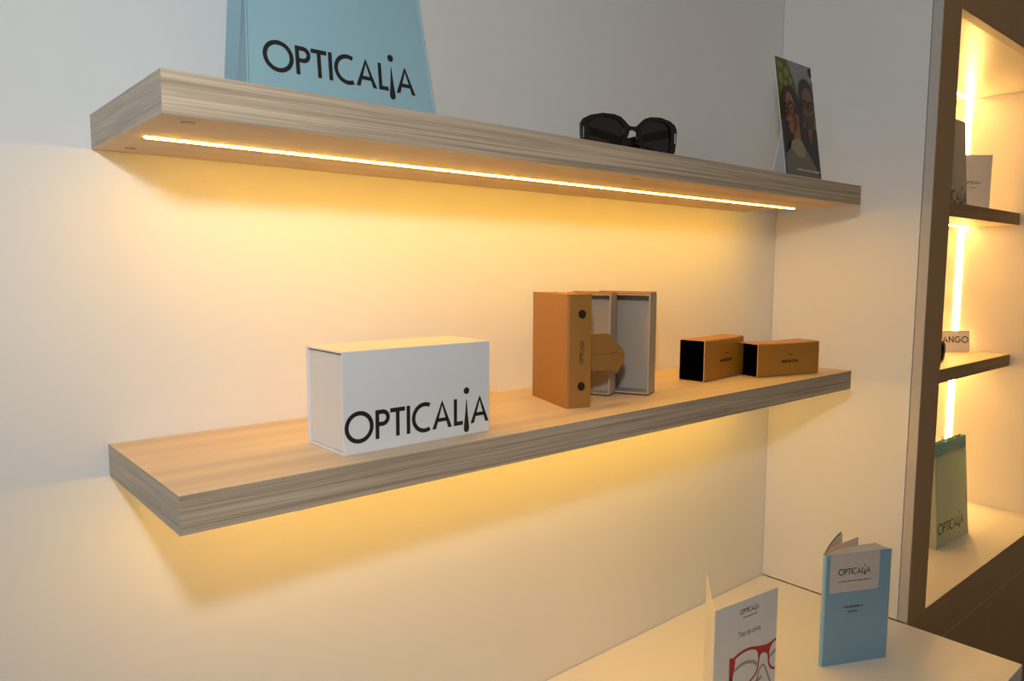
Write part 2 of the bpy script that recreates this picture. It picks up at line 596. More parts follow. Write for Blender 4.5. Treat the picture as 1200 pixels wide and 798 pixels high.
# ------------------------------------------------------------------ oak shelves with light strips
def oak_shelf(zt, depth, x0, x1, label):
    t = empty('floating_shelf', (x0, 0, zt - TH), label=label, cat='shelf', group='oak shelves on the white wall')
    L = x1 - x0
    gy0, gy1 = -0.1250, -0.1165     # light groove in the underside
    gx0, gx1 = 0.020, L - 0.008

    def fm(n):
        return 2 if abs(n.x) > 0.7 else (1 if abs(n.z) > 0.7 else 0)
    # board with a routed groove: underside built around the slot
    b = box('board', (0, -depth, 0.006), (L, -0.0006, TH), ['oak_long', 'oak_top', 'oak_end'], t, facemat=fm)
    bm = bmesh.new()
    bm.from_mesh(b.data)
    for a, c in (((0, -depth, 0), (L, gy0, 0.006)), ((0, gy1, 0), (L, -0.0006, 0.006)),
                 ((0, gy0, 0), (gx0, gy1, 0.006)), ((gx1, gy0, 0), (L, gy1, 0.006))):
        r = bmesh.ops.create_cube(bm, size=1)
        fs = set()
        for v in r['verts']:
            v.co = Vector([(a[i] + c[i]) / 2 + v.co[i] * (c[i] - a[i]) for i in range(3)])
            fs.update(v.link_faces)
        for f in fs:
            f.normal_update()
            f.material_index = fm(f.normal)
    # melt the seams of the front and end faces
    bmesh.ops.remove_doubles(bm, verts=bm.verts, dist=1e-6)
    bm.to_mesh(b.data)
    bm.free()
    V, Fc = [], []
    nd = 8
    yc, ry = (gy0 + gy1) / 2 + 0.0004, 0.0027
    for x in (gx0 + 0.001, gx1 - 0.001):      # domed diffuser, standing a little proud of the underside
        V += [(x, yc + ry * math.cos(math.pi * i / nd), 0.0015 - 0.0030 * math.sin(math.pi * i / nd)) for i in range(nd + 1)]
    for i in range(nd):
        Fc.append((i, i + 1, nd + 2 + i, nd + 1 + i))
    Fc += [(0, nd + 1, 2 * nd + 1, nd), tuple(range(nd, -1, -1)), tuple(range(nd + 1, 2 * nd + 2))]
    s = pyd('light_strip', V, Fc, 'led_glow', t)
    tag(s, 'glowing warm white light strip')
    box('strip_channel', (gx0 + 0.0005, gy0 + 0.0003, 0.0046), (gx1 - 0.0005, gy1 - 0.0003, 0.0059), 'groove_dark', t)
    box('end_cap', (gx0 + 0.0001, gy0 + 0.001, 0.0018), (gx0 + 0.0009, gy1 - 0.0008, 0.0045), 'groove_dark', s)
    for cx, cy in ((0.029, -0.2214), (0.029, -0.036), (0.6186, -0.2224), (0.6186, -0.036), (1.195, -0.2224), (1.195, -0.036)):
        poly = [(cx + 0.006 * math.cos(k * math.pi / 8), cy + 0.006 * math.sin(k * math.pi / 8)) for k in range(16)]
        prism('fixing_cap', poly, -0.0006, 0.0005, 'cap_plastic', t, frame=lambda u, v, w: (u, v, w))
    return t


oak_shelf(ZU, 0.25, 0.0, 1.243, 'upper grey oak wall shelf carrying the blue bag and black sunglasses')
oak_shelf(ZL, 0.2456, 0.0026, 1.25, 'lower grey oak wall shelf carrying the white box and brown cases')


# ------------------------------------------------------------------ paper gift bags
def gift_bag(loc, rz, label, W, logo_u, logo_cap, logo_z, body='bag_blue', band='bag_band',
             H=0.28, D=0.064, tl=0.015, tr_=0.024, lean=0.040, group=None):
    """origin at the front left bottom corner; front face in local xz, tilting back towards the top"""
    t = empty('gift_bag', loc, rz, label, 'bag', group)
    TD = 0.012

    def fx(u, z):     # u 0..1 across, front face
        k = z / H
        bulge = 0.004 * math.sin(math.pi * min(1, k)) * math.sin(math.pi * u)
        return Vector((tl * k + u * (W - (tl + tr_) * k), lean * k - bulge, z))

    def bx(u, z):
        k = z / H
        return Vector((tl * k + u * (W - (tl + tr_) * k), D + (lean + TD - D) * k + 0.0, z))

    def side(z, left):
        k = z / H
        f, b = fx(0 if left else 1, z), bx(0 if left else 1, z)
        m_ = (f + b) / 2
        m_.x += (0.012 * k ** 0.7) * (1 if left else -1)
        return m_
    nz, nu = 12, 10
    V, Fc = [], []
    loop = nu * 2 + 4
    for j in range(nz + 1):
        z = H * j / nz
        row = [fx(i / nu, z) for i in range(nu + 1)] + [side(z, False)] + \
              [bx(1 - i / nu, z) for i in range(nu + 1)] + [side(z, True)]
        loop = len(row)
        V += row
    for j in range(nz):
        for i in range(loop):
            Fc.append((j * loop + i, j * loop + (i + 1) % loop, (j + 1) * loop + (i + 1) % loop, (j + 1) * loop + i))
    Fc.append(tuple(range(loop))[::-1])
    b = pyd('bag_body', V, Fc, body, t)
    # crease strip along the front vertical edges
    for u, s in ((0.0, 1), (1.0, -1)):
        pts = [fx(u, H * j / nz) + Vector((s * 0.0006, -0.0004, 0)) for j in range(nz + 1)]
        tube('edge_crease', pts, 0.0011, body, t, 6)
    # folded band round the top
    Vb, Fb = [], []
    for j, z in enumerate((H - 0.032, H + 0.0005)):
        off = 0.0008
        k = z / H
        Vb += [fx(0, z) + Vector((-off, -off, 0)), fx(1, z) + Vector((off, -off, 0)),
               bx(1, z) + Vector((off, off, 0)), bx(0, z) + Vector((-off, off, 0))]
    for i in range(4):
        Fb.append((i, (i + 1) % 4, 4 + (i + 1) % 4, 4 + i))
    pyd('top_band', Vb, Fb, band, t)
    # cord handles folded down at the top
    for yy in (0.0, TD):
        c0, c1 = fx(0.35, H), fx(0.65, H)
        pts = [c0 + Vector((0, yy, -0.004)), c0 + Vector((0.004, yy, 0.004)), c0 * .7 + c1 * .3 + Vector((0, yy + .002, 0.009)),
               c0 * .35 + c1 * .65 + Vector((0, yy - .001, 0.006)), c1 + Vector((-0.002, yy, 0.008)), c1 + Vector((0, yy, -0.004))]
        tube('cord_handle', smooth_poly(pts, 3, False), 0.0014, 'cord', t, 6)

    def fr(u, v):
        z = logo_z + v
        k = z / H
        x = logo_u + u
        uu = (x - tl * k) / (W - (tl + tr_) * k)
        q = fx(min(max(uu, 0), 1), z)
        return (x, q.y - 0.0007, z)
    letters('lettering', LOGO, logo_cap, fr, 'ink_black', t)
    return t


gift_bag((0.094, -0.19, ZU), 0, 'pale blue paper bag with black lettering on the upper oak shelf', 0.217,
         0.018, 0.0281, 0.0315)
gift_bag((1.8466, -0.2153, NZ0), math.radians(-1.5), 'pale green paper bag standing on the base of the lit niche', 0.209,
         0.010, 0.0272, 0.036, lean=0.020, H=0.270, D=0.05, tl=0.004, tr_=0.005, body='bag_pale')


# ------------------------------------------------------------------ sunglasses
def sunglasses(loc, rz, label, group):
    t = empty('sunglasses', loc, rz, label, 'sunglasses', group)
    S = 1.09
    outer = [(.0045, .0405), (.0105, .0465), (.017, .0525), (.026, .0558), (.042, .0568), (.058, .0535), (.067, .0485), (.0705, .042),
             (.0700, .026), (.0685, .012), (.0645, .0035), (.056, .0), (.038, .0008), (.022, .0025), (.0135, .009), (.0095, .020), (.0055, .0315)]
    inner = [(.0125, .0385), (.0165, .043), (.0215, .048), (.0285, .0505), (.042, .0515), (.052, .0485), (.0575, .044), (.0595, .039),
             (.0595, .026), (.0588, .014), (.0565, .0075), (.051, .0042), (.038, .0038), (.0265, .0052), (.0190, .0105), (.0150, .021), (.0118, .031)]

    def wrap(x, z, y):   # slight face-form curve
        return Vector((x * S, y + 2.0 * x * x, z))
    for sgn in (-1, 1):
        n = len(outer)
        V, Fc = [], []
        for y in (-0.0022, 0.0024):
            for P in (outer, inner):
                V += [wrap(sgn * a, b, y) for a, b in P]
        o_f, i_f, o_b, i_b = 0, n, 2 * n, 3 * n
        for k in range(n):
            j = (k + 1) % n
            Fc += [(o_f + k, o_f + j, i_f + j, i_f + k), (o_b + k, i_b + k, i_b + j, o_b + j),
                   (o_f + k, o_b + k, o_b + j, o_f + j), (i_f + k, i_f + j, i_b + j, i_b + k)]
        rim = pyd('rim', V, Fc, 'acetate_black', t)
        mod = rim.modifiers.new('round', 'BEVEL')
        mod.width = 0.0007
        mod.segments = 2
        ln = pyd('lens', [wrap(sgn * a * 1.0, b, 0.0004) for a, b in inner], [tuple(range(n))], 'lens_tint', t)
        # temple folded flat behind the lenses
        base = wrap(sgn * 0.0672, .0385, 0.004)
        yb = 0.0085 if sgn > 0 else 0.0150
        pts = [base, Vector((sgn * 0.0690, 0.5 * yb + 0.009, .0380)), Vector((sgn * 0.058, yb + 0.006, .0355)), Vector((sgn * 0.030, yb + 0.004, .0290)),
               Vector((-sgn * 0.010, yb + 0.004, .0195)), Vector((-sgn * 0.040, yb + 0.006, .0125)), Vector((-sgn * 0.062, yb + 0.010, .0050))]
        pp = smooth_poly(pts, 4, False)
        tube('temple', pp, [0.0070 - 0.0030 * i / (len(pp) - 1) for i in range(len(pp))], 'acetate_black', t, 8, 0.3)
        h = wrap(sgn * 0.0668, 0.030, -0.0026)
        hg = box('hinge_plate', (h.x - 0.0009, h.y - 0.0008, 0.022), (h.x + 0.0009, h.y + 0.002, 0.037), 'metal_silver', t, bevel=0.0003)
        pad = wrap(sgn * 0.0085, 0.024, 0.004)
        tube('nose_pad', [pad + Vector((0, 0, 0.006)), pad + Vector((sgn * .001, 0.002, 0)), pad + Vector((sgn * 0.0025, 0, -0.007))], [0.0016, 0.0024, 0.0016], 'acetate_black', t, 8)
    pyv = [(-.006, .0335), (-.0028, .0355), (.0028, .0355), (.006, .0335), (.0062, .0415), (.0028, .0405), (-.0028, .0405), (-.0062, .0415)]
    prism('bridge', [(a * S, b) for a, b in pyv], -0.0021, 0.0024, 'acetate_black', t)
    return t


GL = sunglasses((0.638, -0.2, ZU), math.radians(-21), 'oversized black sunglasses on the upper oak shelf', 'black sunglasses on display')
g2 = sunglasses((1.950, -0.136, 0.4747), math.radians(-14), 'dark sunglasses half hidden beside the small brand card in the niche', 'black sunglasses on display')


# ------------------------------------------------------------------ photo card on the upper shelf
def photo_card():
    x0, x1, H = 1.055, 1.182, 0.2235
    lean = math.atan2(0.033, 0.22)
    t = empty('photo_card', (x0, -0.203, ZU), 0, 'tall photo card of two people wearing glasses, leaning on its easel', 'card')
    W = x1 - x0
    sn, cs = math.sin(lean), math.cos(lean)

    def fr3(u, v, w):   # w = distance in front of the card
        return (u, v * sn - w * cs, v * cs + w * sn)
    prism('card_panel', [(0, 0), (W, 0), (W, H), (0, H)], -0.0012, 0.0, 'white_card', t, frame=fr3)
    lay = [0]

    def pic(name, pts, m_):
        lay[0] += 1
        w = 0.00012 * lay[0] + 0.0001
        return flat(name, [(u * W, (1 - v) * H) for u, v in pts], lambda u, v: fr3(u, v, w), m_, ph)

    def ell(cx, cy, rx, ry, n=20):
        return [(cx + rx * math.cos(2 * math.pi * k / n), cy + ry * math.sin(2 * math.pi * k / n)) for k in range(n)]

    def ring(name, cx, cy, rx, ry, w_, m_):
        lay[0] += 1
        w = 0.00012 * lay[0] + 0.0001
        pts = [(u * W, (1 - v) * H) for u, v in ell(cx, cy, rx, ry, 20)]
        return stroke(name, pts + pts[:1], w_, lambda u, v: fr3(u, v, w), m_, ph)
    ph = flat('photo_print', [(0, 0), (W, 0), (W, H), (0, H)], lambda u, v: fr3(u, v, 0.0001), 'print_sky', t)
    pic('foliage', [(0.004, .004), (.30, .004), (.36, .05), (.42, .11), (.50, .19), (.57, .33), (.5, .6), (.3, .6), (.004, .5)], 'print_green')
    for cx, cy, rx, ry in ((.12, .06, .09, .03), (.27, .11, .07, .045), (.10, .17, .06, .05), (.36, .17, .05, .03), (.22, .2, .06, .025), (.45, .27, .05, .03)):
        pic('leaf_patch', ell(cx, cy, rx, ry, 9), 'print_leaf')
    pic('dark_patch', [(.9, .03), (.995, .0), (.995, .09), (.94, .08)], 'print_black')
    pic('green_patch', [(.88, .16), (.995, .12), (.995, .7), (.9, .6)], 'print_green')
    # the man behind
    pic('shirt', [(.5, .64), (.62, .54), (.8, .5), (.996, .55), (.996, .996), (.7, .996), (.5, .8)], 'print_black')
    pic('shirt_gap', [(.70, .50), (.88, .50), (.84, .60), (.79, .68), (.74, .6)], 'print_skin_man')
    pic('man_hair', smooth_poly([(.58, .36), (.57, .22), (.64, .145), (.76, .12), (.88, .14), (.95, .21), (.96, .34), (.9, .4), (.66, .42)], 3), 'print_hair')
    pic('man_face', ell(.785, .345, .165, .155), 'print_skin_man')
    pic('beard', smooth_poly([(.62, .40), (.70, .43), (.785, .425), (.87, .43), (.94, .39), (.93, .47), (.86, .53), (.78, .545), (.70, .52), (.64, .47)], 3), 'print_beard')
    pic('man_nose', [(.765, .345), (.80, .345), (.82, .41), (.75, .41)], 'print_shade')
    pic('man_brow', [(.64, .30), (.76, .305), (.76, .32), (.64, .318)], 'print_hair')
    pic('man_brow', [(.81, .305), (.93, .30), (.93, .318), (.81, .32)], 'print_hair')
    pic('man_eye', ell(.705, .345, .03, .009, 10), 'print_black')
    pic('man_eye', ell(.865, .342, .03, .009, 10), 'print_black')
    pic('man_mouth', ell(.785, .465, .05, .008), 'print_lip')
    ring('man_glasses', .705, .345, .075, .034, 0.0022, 'print_black')
    ring('man_glasses', .865, .342, .07, .034, 0.0022, 'print_black')
    # the woman in front
    pic('woman_hair', smooth_poly([(.02, .46), (.06, .34), (.14, .26), (.28, .22), (.42, .25), (.54, .34), (.60, .5), (.58, .68),
                                   (.44, .64), (.2, .74), (.03, .77)], 3), 'print_hair')
    pic('neck', [(.30, .56), (.46, .48), (.48, .68), (.28, .74)], 'print_skin')
    pic('woman_face', smooth_poly([(.13, .42), (.14, .33), (.22, .275), (.32, .30), (.40, .40), (.42, .50), (.36, .58), (.26, .61), (.18, .585), (.13, .5)], 3), 'print_skin')
    pic('ear', ell(.43, .475, .035, .035), 'print_skin')
    pic('cheek_shade', smooth_poly([(.30, .46), (.40, .44), (.42, .51), (.35, .58), (.27, .605), (.31, .54)], 3), 'print_shade')
    pic('woman_nose', [(.17, .41), (.20, .41), (.205, .48), (.145, .485)], 'print_shade')
    pic('woman_brow', [(.20, .345), (.34, .355), (.34, .368), (.20, .362)], 'print_hair')
    pic('woman_eye', ell(.275, .41, .035, .011, 10), 'print_black')
    pic('woman_eye', ell(.145, .42, .02, .011, 10), 'print_black')
    pic('lips', smooth_poly([(.13, .525), (.19, .51), (.25, .525), (.19, .55)], 3), 'print_lip')
    ring('woman_glasses', .275, .41, .085, .048, 0.0024, 'print_black')
    ring('woman_glasses', .14, .42, .04, .045, 0.0022, 'print_black')
    pic('glasses_arm', [(.35, .40), (.46, .425), (.46, .44), (.35, .42)], 'print_black')
    pic('sweater', smooth_poly([(.005, .80), (.12, .745), (.18, .68), (.32, .65), (.46, .655), (.58, .73), (.72, .80), (.86, .90), (.93, .996),
                                (.5, .997), (.004, .997)], 2), 'print_knit_low')
    pic('collar', smooth_poly([(.17, .69), (.3, .655), (.45, .66), (.56, .74), (.48, .80), (.3, .79), (.19, .75)], 3), 'print_knit')
    lay[0] += 2
    w = 0.00012 * lay[0]
    dashes('caption_print', 0.24 * W, 0.90 * W, 0.088 * H, 0.0042, 15, lambda u, v: fr3(u, v, w), 'print_white', ph)
    # easel strut behind
    zt = 0.42 * H
    V = [(0.006, zt * sn / cs * 0.98 + 0.0016, zt), (0.026, zt * sn / cs * 0.98 + 0.0016, zt), (0.034, 0.034, 0.0), (0.004, 0.034, 0.0)]
    V += [(a + 0.0, b + 0.0012, c) for a, b, c in V]
    pyd('easel_strut', V, [(0, 1, 2, 3), (7, 6, 5, 4), (0, 4, 5, 1), (1, 5, 6, 2), (2, 6, 7, 3), (3, 7, 4, 0)], 'white_card', t)


photo_card()


# ------------------------------------------------------------------ white boxes
def wrap_box(name, loc, rz, W, D, H, label, logo, tilt=0.0, card='white_card'):
    """magnetic-flap box: a cover wraps front, top, back and bottom; the tray ends sit slightly inside"""
    t = empty(name, loc, rz, label, 'box')
    t.rotation_euler = (tilt, 0, rz)
    k = 0.0022
    multi_box('cover', [((0, 0, 0), (W, k, H)), ((0, D - k, 0), (W, D, H)), ((0, k, 0), (W, D - k, k)),
                        ((0, k, H - k), (W, D - k, H))], card, t, bevel=0.0004)
    box('tray', (0.0032, k + 0.0006, k + 0.0004), (W - 0.0032, D - k - 0.0006, H - k - 0.0012), 'white_card_inner', t, bevel=0.0005)
    box('flap_gap_shade', (0.0015, k + 0.0002, H - k - 0.001), (W - 0.0015, D - k - 0.0002, H - k), 'ink_grey', t)  # dark sheet put in for the shade in the gap under the lid
    letters('lettering', LOGO, logo[2], lambda u, v: (logo[0] + u, -0.0004, logo[1] + v), 'ink_black', t)
    return t


wrap_box('gift_box', (0.1747, -0.2146, ZL), math.atan2(.001, .1944), 0.1945, 0.0812, 0.1088,
         'wide white box with large black lettering on the lower oak shelf', (0.0012, 0.0128, 0.0312))
wrap_box('gift_box', (1.790, -0.19, 0.8869), 0, 0.196, 0.07, 0.215,
         'tall white box, colour greyed for shade, with black lettering on the upper niche shelf', (0.012, 0.0055, 0.0295), tilt=math.radians(-4), card='white_card_shaded')


# ------------------------------------------------------------------ fold-out tray case
def foldout_case():
    t = empty('foldout_case', (0.60, -0.12, ZL), 0, 'tan fold-out case with open grey trays on the lower oak shelf', 'case')
    O = Vector((0.60, -0.12))

    def frame(corner, ang):
        u = Vector((math.cos(ang), math.sin(ang)))
        w = Vector((-math.sin(ang), math.cos(ang)))
        c = Vector(corner) - O
        return lambda a, b, z: (c.x + u.x * a + w.x * b, c.y + u.y * a + w.y * b, z)

    def panel(name, fr, a, b, m_, parent):
        V = [fr(x, y, z) for z in (a[2], b[2]) for y in (a[1], b[1]) for x in (a[0], b[0])]
        return pyd(name, V, [(0, 2, 3, 1), (4, 5, 7, 6), (0, 1, 5, 4), (2, 6, 7, 3), (0, 4, 6, 2), (1, 3, 7, 5)], m_, parent)
    H = 0.1595
    k = 0.0022
    # first tray: closed, the tan cover wrapped round its left side and front
    f1 = frame((0.5388, -0.1741), math.atan2(-.0097 - .003, .0363))
    W1, D1 = 0.0378, 0.118
    c1 = panel('closed_tray', f1, (k, k, k), (W1 - 0.0002, D1, H - 0.002), 'tray_grey', t)
    bm = bmesh.new()
    prof = [(W1, 0), (0.004, 0), (0.0012, 0.0012), (0, 0.004), (0, D1 + 0.001)]
    inn = [(W1, k), (0.005, k), (0.003, 0.003), (k, 0.005), (k, D1 + 0.001)]
    V = []
    for z in (0.0, H):
        V += [f1(a, b, z) for a, b in prof] + [f1(a, b, z) for a, b in inn]
    Fc = []
    n = 5
    for i in range(n - 1):
        Fc += [(i, i + 1, 2 * n + i + 1, 2 * n + i), (n + i, 2 * n + n + i, 2 * n + n + i + 1, n + i + 1),
               (i, n + i, n + i + 1, i + 1), (2 * n + i, 2 * n + i + 1, 3 * n + i + 1, 3 * n + i)]
    Fc += [(0, 2 * n, 3 * n, n), (n - 1, 2 * n - 1, 4 * n - 1, 3 * n - 1)]
    cv = pyd('wrap_cover', V, Fc, 'leather_tan', t)
    panel('top_fold', f1, (0.0004, 0.0004, H - 0.0018), (W1, D1, H - 0.0003), 'leather_tan', t)
    # snaps and lettering on the front of the wrap
    for z in (0.1321, 0.0307):
        poly = [(0.0228 + 0.0056 * math.cos(i * math.pi / 4 + 0.3), z + 0.0062 * math.sin(i * math.pi / 4 + 0.3)) for i in range(8)]
        pr = prism('snap', poly, -0.0018, 0.0002, 'snap_dark', cv, frame=lambda u, v, w: f1(u, w, v))
    letters('lettering', LOGO, 0.0053, lambda u, v: f1(0.0255 - v, -0.0004, 0.0625 + u), 'ink_black', cv)
    # two open trays standing side by side
    ang = math.radians(24)
    for corner, W, D in (((0.6625, -0.1440), 0.0300, 0.072), ((0.7130, -0.1788), 0.0385, 0.095)):
        f = frame(corner, ang)
        tr_ = panel('open_tray', f, (W - k, 0, k), (W, D, H - 0.003), 'tray_grey', t)
        panel('tray_wall', f, (0, 0, k), (W - k, k, H - 0.003), 'tray_grey', tr_)
        panel('tray_wall', f, (0, D - k, k), (W - k, D, H - 0.003), 'tray_grey', tr_)
        panel('tray_wall', f, (0, k, H - 0.003 - k), (W - k, D - k, H - 0.003), 'tray_grey', tr_)
        panel('tray_wall', f, (0, k, k), (W - k, D - k, 2 * k), 'tray_grey', tr_)
        panel('cover_base', f, (0.0006, 0.0006, 0.0), (W + 0.001, D, k), 'maroon', tr_)
        panel('cover_side', f, (W + 0.0002, 0.001, 0.0005), (W + 0.0018, D, H), 'leather_tan', tr_)
        panel('cover_top', f, (0.0004, 0.001, H - 0.0028), (W, D, H - 0.0012), 'leather_tan', tr_)
    # folded bridge-shaped tab reaching out in front of the middle tray
    a = math.atan2(-0.009, 0.060)
    f = frame((0.5765, -0.1795), a)
    f_ = f
    f = lambda u, w, z: f_(u, w, z - 0.0065)
    L = 0.069
    low = [(0, .0570), (L * .58, .0565), (L * .80, .0500), (L, .0680), (L, .0815), (L * .6, .0785), (0, .0800)]
    prism('tab_front', low, 0.0, 0.0012, 'leather_tan', t, frame=lambda u, v, w: f(u, w + 0.002, v))
    V = [f(0, .002, .0804), f(L * .6, .002, .0800), f(L, .004, .0835), f(L * .60, .007, .1080), f(0, .007, .1080)]
    V += [(x, y + .0012, z + .0010) for x, y, z in V]
    n = 5
    pyd('tab_top', V, [(0, 1, 2, 3, 4), (9, 8, 7, 6, 5)] + [(i, 5 + i, 5 + (i + 1) % n, (i + 1) % n) for i in range(n)], 'leather_tan', t)
    V = [f(L * .62, .004, .0785), f(L * .99, .005, .0815), f(L * .99, .008, .069), f(L * .80, .010, .054), f(L * .66, .012, .06)]
    V += [(x, y + .001, z) for x, y, z in V]
    pyd('tab_slot_shade', V, [(0, 1, 2, 3, 4), (9, 8, 7, 6, 5)] + [(i, 5 + i, 5 + (i + 1) % n, (i + 1) % n) for i in range(n)], 'maroon', t)  # dark plate put in for the shade inside the slot of the tab


foldout_case()


# ------------------------------------------------------------------ brown glasses sleeves
def sleeve(loc, ang, L, W, H, label, mark):
    """hollow rectangular sleeve, open at its left end; origin at the front left bottom edge"""
    t = empty('glasses_sleeve', loc, ang, label, 'glasses case', 'brown glasses sleeves on the lower oak shelf')
    k = 0.0016
    r = 0.003

    def rr(a0, a1, b0, b1, rad):
        pts = []
        for cx, cy, s in ((a1 - rad, b1 - rad, 0), (a0 + rad, b1 - rad, 90), (a0 + rad, b0 + rad, 180), (a1 - rad, b0 + rad, 270)):
            for i in range(4):
                an = math.radians(s + 30 * i)
                pts.append((cx + rad * math.cos(an), cy + rad * math.sin(an)))
        return pts
    out = rr(0, W, 0, H, r)
    inn = rr(k, W - k, k, H - k, r * 0.6)
    n = len(out)
    xs = [0.0, L * .33, L * .66, L]
    V, Fc, mi = [], [], []
    for x in xs:
        s = math.sin(math.pi * x / L) * 0.0012
        V += [(x, y + (s if y < W / 2 else -s), z - (s if z > H / 2 else 0)) for y, z in out]
    for j in range(3):
        for i in range(n):
            Fc.append((j * n + i, j * n + (i + 1) % n, (j + 1) * n + (i + 1) % n, (j + 1) * n + i))
    Fc.append(tuple(3 * n + i for i in range(n))[::-1])
    b = pyd('sleeve_body', V, Fc, 'sleeve_brown', t)
    V = [(0.0, y, z) for y, z in out] + [(-0.0006, y, z) for y, z in inn]
    pyd('rim', V, [(i, n + i, n + (i + 1) % n, (i + 1) % n) for i in range(n)], 'sleeve_rim', t)
    V = [(-0.0006, y, z) for y, z in inn] + [(L - 0.004, y, z) for y, z in inn]
    pyd('lining', V, [(i, (i + 1) % n, n + (i + 1) % n, n + i) for i in range(n)] + [tuple(range(n, 2 * n))], 'felt_black', t)
    u0, u1, z0 = mark
    fr = lambda u, v: (u, 0.0005, v)
    dashes('maker_print', u0, u1, z0, 0.0062, 7, fr, 'snap_dark', t)
    mid = (u0 + u1) / 2
    flat('maker_mark', [(mid - 0.009, z0 + 0.0150), (mid - 0.001, z0 + 0.0150), (mid + 0.0005, z0 + 0.0128), (mid + 0.002, z0 + 0.0150),
                        (mid + 0.009, z0 + 0.0152), (mid + 0.004, z0 + 0.0162), (mid - 0.004, z0 + 0.0162)], fr, 'snap_dark', t)
    return t


sleeve((0.8949, -0.1542, ZL), math.atan2(.0176, .1477), 0.149, 0.049, 0.0730,
       'taller tan glasses sleeve with a black open end beside the fold-out case', (0.060, 0.104, 0.0300))
sleeve((1.0181, -0.1823, ZL), math.atan2(-.0366, .1517), 0.156, 0.053, 0.0615,
       'lower tan glasses sleeve turned outward at the shelf end', (0.060, 0.103, 0.0240))


# ------------------------------------------------------------------ leaflet and booklet on the counter
def leaflet():
    S = Vector((0.7455, -0.2896))
    a1 = math.atan2(-.0168, .1501)
    t = empty('folded_leaflet', (S.x, S.y, 0.0), a1, 'white folded leaflet with a red spectacles picture on the counter', 'leaflet')
    W, H = 0.151, 0.21
    box('front_page', (0, 0, 0), (W, 0.0006, H), 'paper', t)
    a2 = math.atan2(.095, .1174) - a1
    V, Fc = [], []
    n = 8
    for i in range(n + 1):
        s = W * i / n
        bow = 0.0015 * math.sin(math.pi * i / n)
        x, y = s * math.cos(a2) - bow * math.sin(a2), s * math.sin(a2) + bow * math.cos(a2)
        ox, oy = -math.sin(a2) * 0.0007, math.cos(a2) * 0.0007
        V += [(x, y + .0006, 0), (x, y + .0006, H), (x + ox, y + oy + .0006, 0), (x + ox, y + oy + .0006, H)]
    for i in range(n):
        b = 4 * i
        Fc += [(b, b + 4, b + 5, b + 1), (b + 2, b + 3, b + 7, b + 6), (b + 1, b + 5, b + 7, b + 3), (b, b + 2, b + 6, b + 4)]
    Fc += [(0, 1, 3, 2), (4 * n, 4 * n + 2, 4 * n + 3, 4 * n + 1)]
    pyd('back_page', V, Fc, 'paper', t)
    fr = lambda u, v: (u, -0.0003, v)
    fr2 = lambda u, v: (u, -0.00045, v)
    fr1 = lambda u, v: (u, -0.0002, v)
    letters('lettering', LOGO, 0.0075, lambda u, v: fr(0.0575 + u, 0.1885 + v), 'ink_black', t)
    dashes('tagline_print', 0.066, 0.099, 0.1805, 0.0022, 16, fr, 'ink_grey', t)
    small_text('title_print', 'Test de cerca', 0.054, lambda u, v: fr(0.055 + u, 0.1515 + v * 1.35), 'ink_grey', t)
    # printed spectacles: grey shadow first, red frame above
    sh = [smooth_poly([(.0483, .100), (.0659, .1056), (.0809, .1051), (.0964, .1003), (.1035, .0935)], 4, False),
          smooth_poly([(.102, .062), (.1045, .0676), (.1098, .0826), (.1205, .0886), (.1292, .0744), (.1382, .0567), (.145, .045)], 4, False),
          smooth_poly([(.1342, .096), (.142, .1015), (.1505, .1045)], 4, False),
          smooth_poly([(.060, .052), (.085, .0600), (.105, .066), (.118, .070)], 4, False)]
    for i, s in enumerate(sh):
        stroke('print_shadow', s, 0.0055 if i != 1 else 0.0042, fr1, 'print_shadow', t)
    rim = smooth_poly([(.0430, .1165), (.0560, .1235), (.0745, .1265), (.0935, .1245), (.1045, .1185), (.1078, .108), (.1068, .094), (.1030, .082),
                       (.0925, .0735), (.078, .0665), (.060, .064), (.0470, .070), (.0425, .086), (.0420, .102)], 4)
    stroke('print_spectacles', rim + rim[:1], [0.0034 if (i > 20 and i < 44) else 0.0048 for i in range(len(rim) + 1)], fr, 'print_red', t)
    stroke('print_spectacles', smooth_poly([(.1505, .1235), (.140, .1195), (.1335, .110), (.1325, .098), (.1345, .086), (.141, .0775), (.1505, .073)], 4, False), 0.0042, fr, 'print_red', t)
    flat('print_bridge', [(.0950, .1265), (.1137, .1225), (.128, .1210), (.142, .1230), (.1370, .1155), (.1330, .104), (.1310, .0985), (.1285, .1045),
                          (.1240, .1082), (.1175, .1100), (.1115, .1080), (.1075, .098), (.1060, .112), (.1000, .1190)], fr2, 'print_red', t)
    flat('print_lug', [(.0360, .1240), (.0480, .1215), (.0500, .1160), (.0470, .098), (.0440, .088), (.0360, .095)], fr2, 'print_red', t)
    flat('print_lug', [(.0360, .095), (.0440, .090), (.0450, .078), (.0365, .080)], lambda u, v: (u, -0.0006, v), 'print_beard', t)


leaflet()


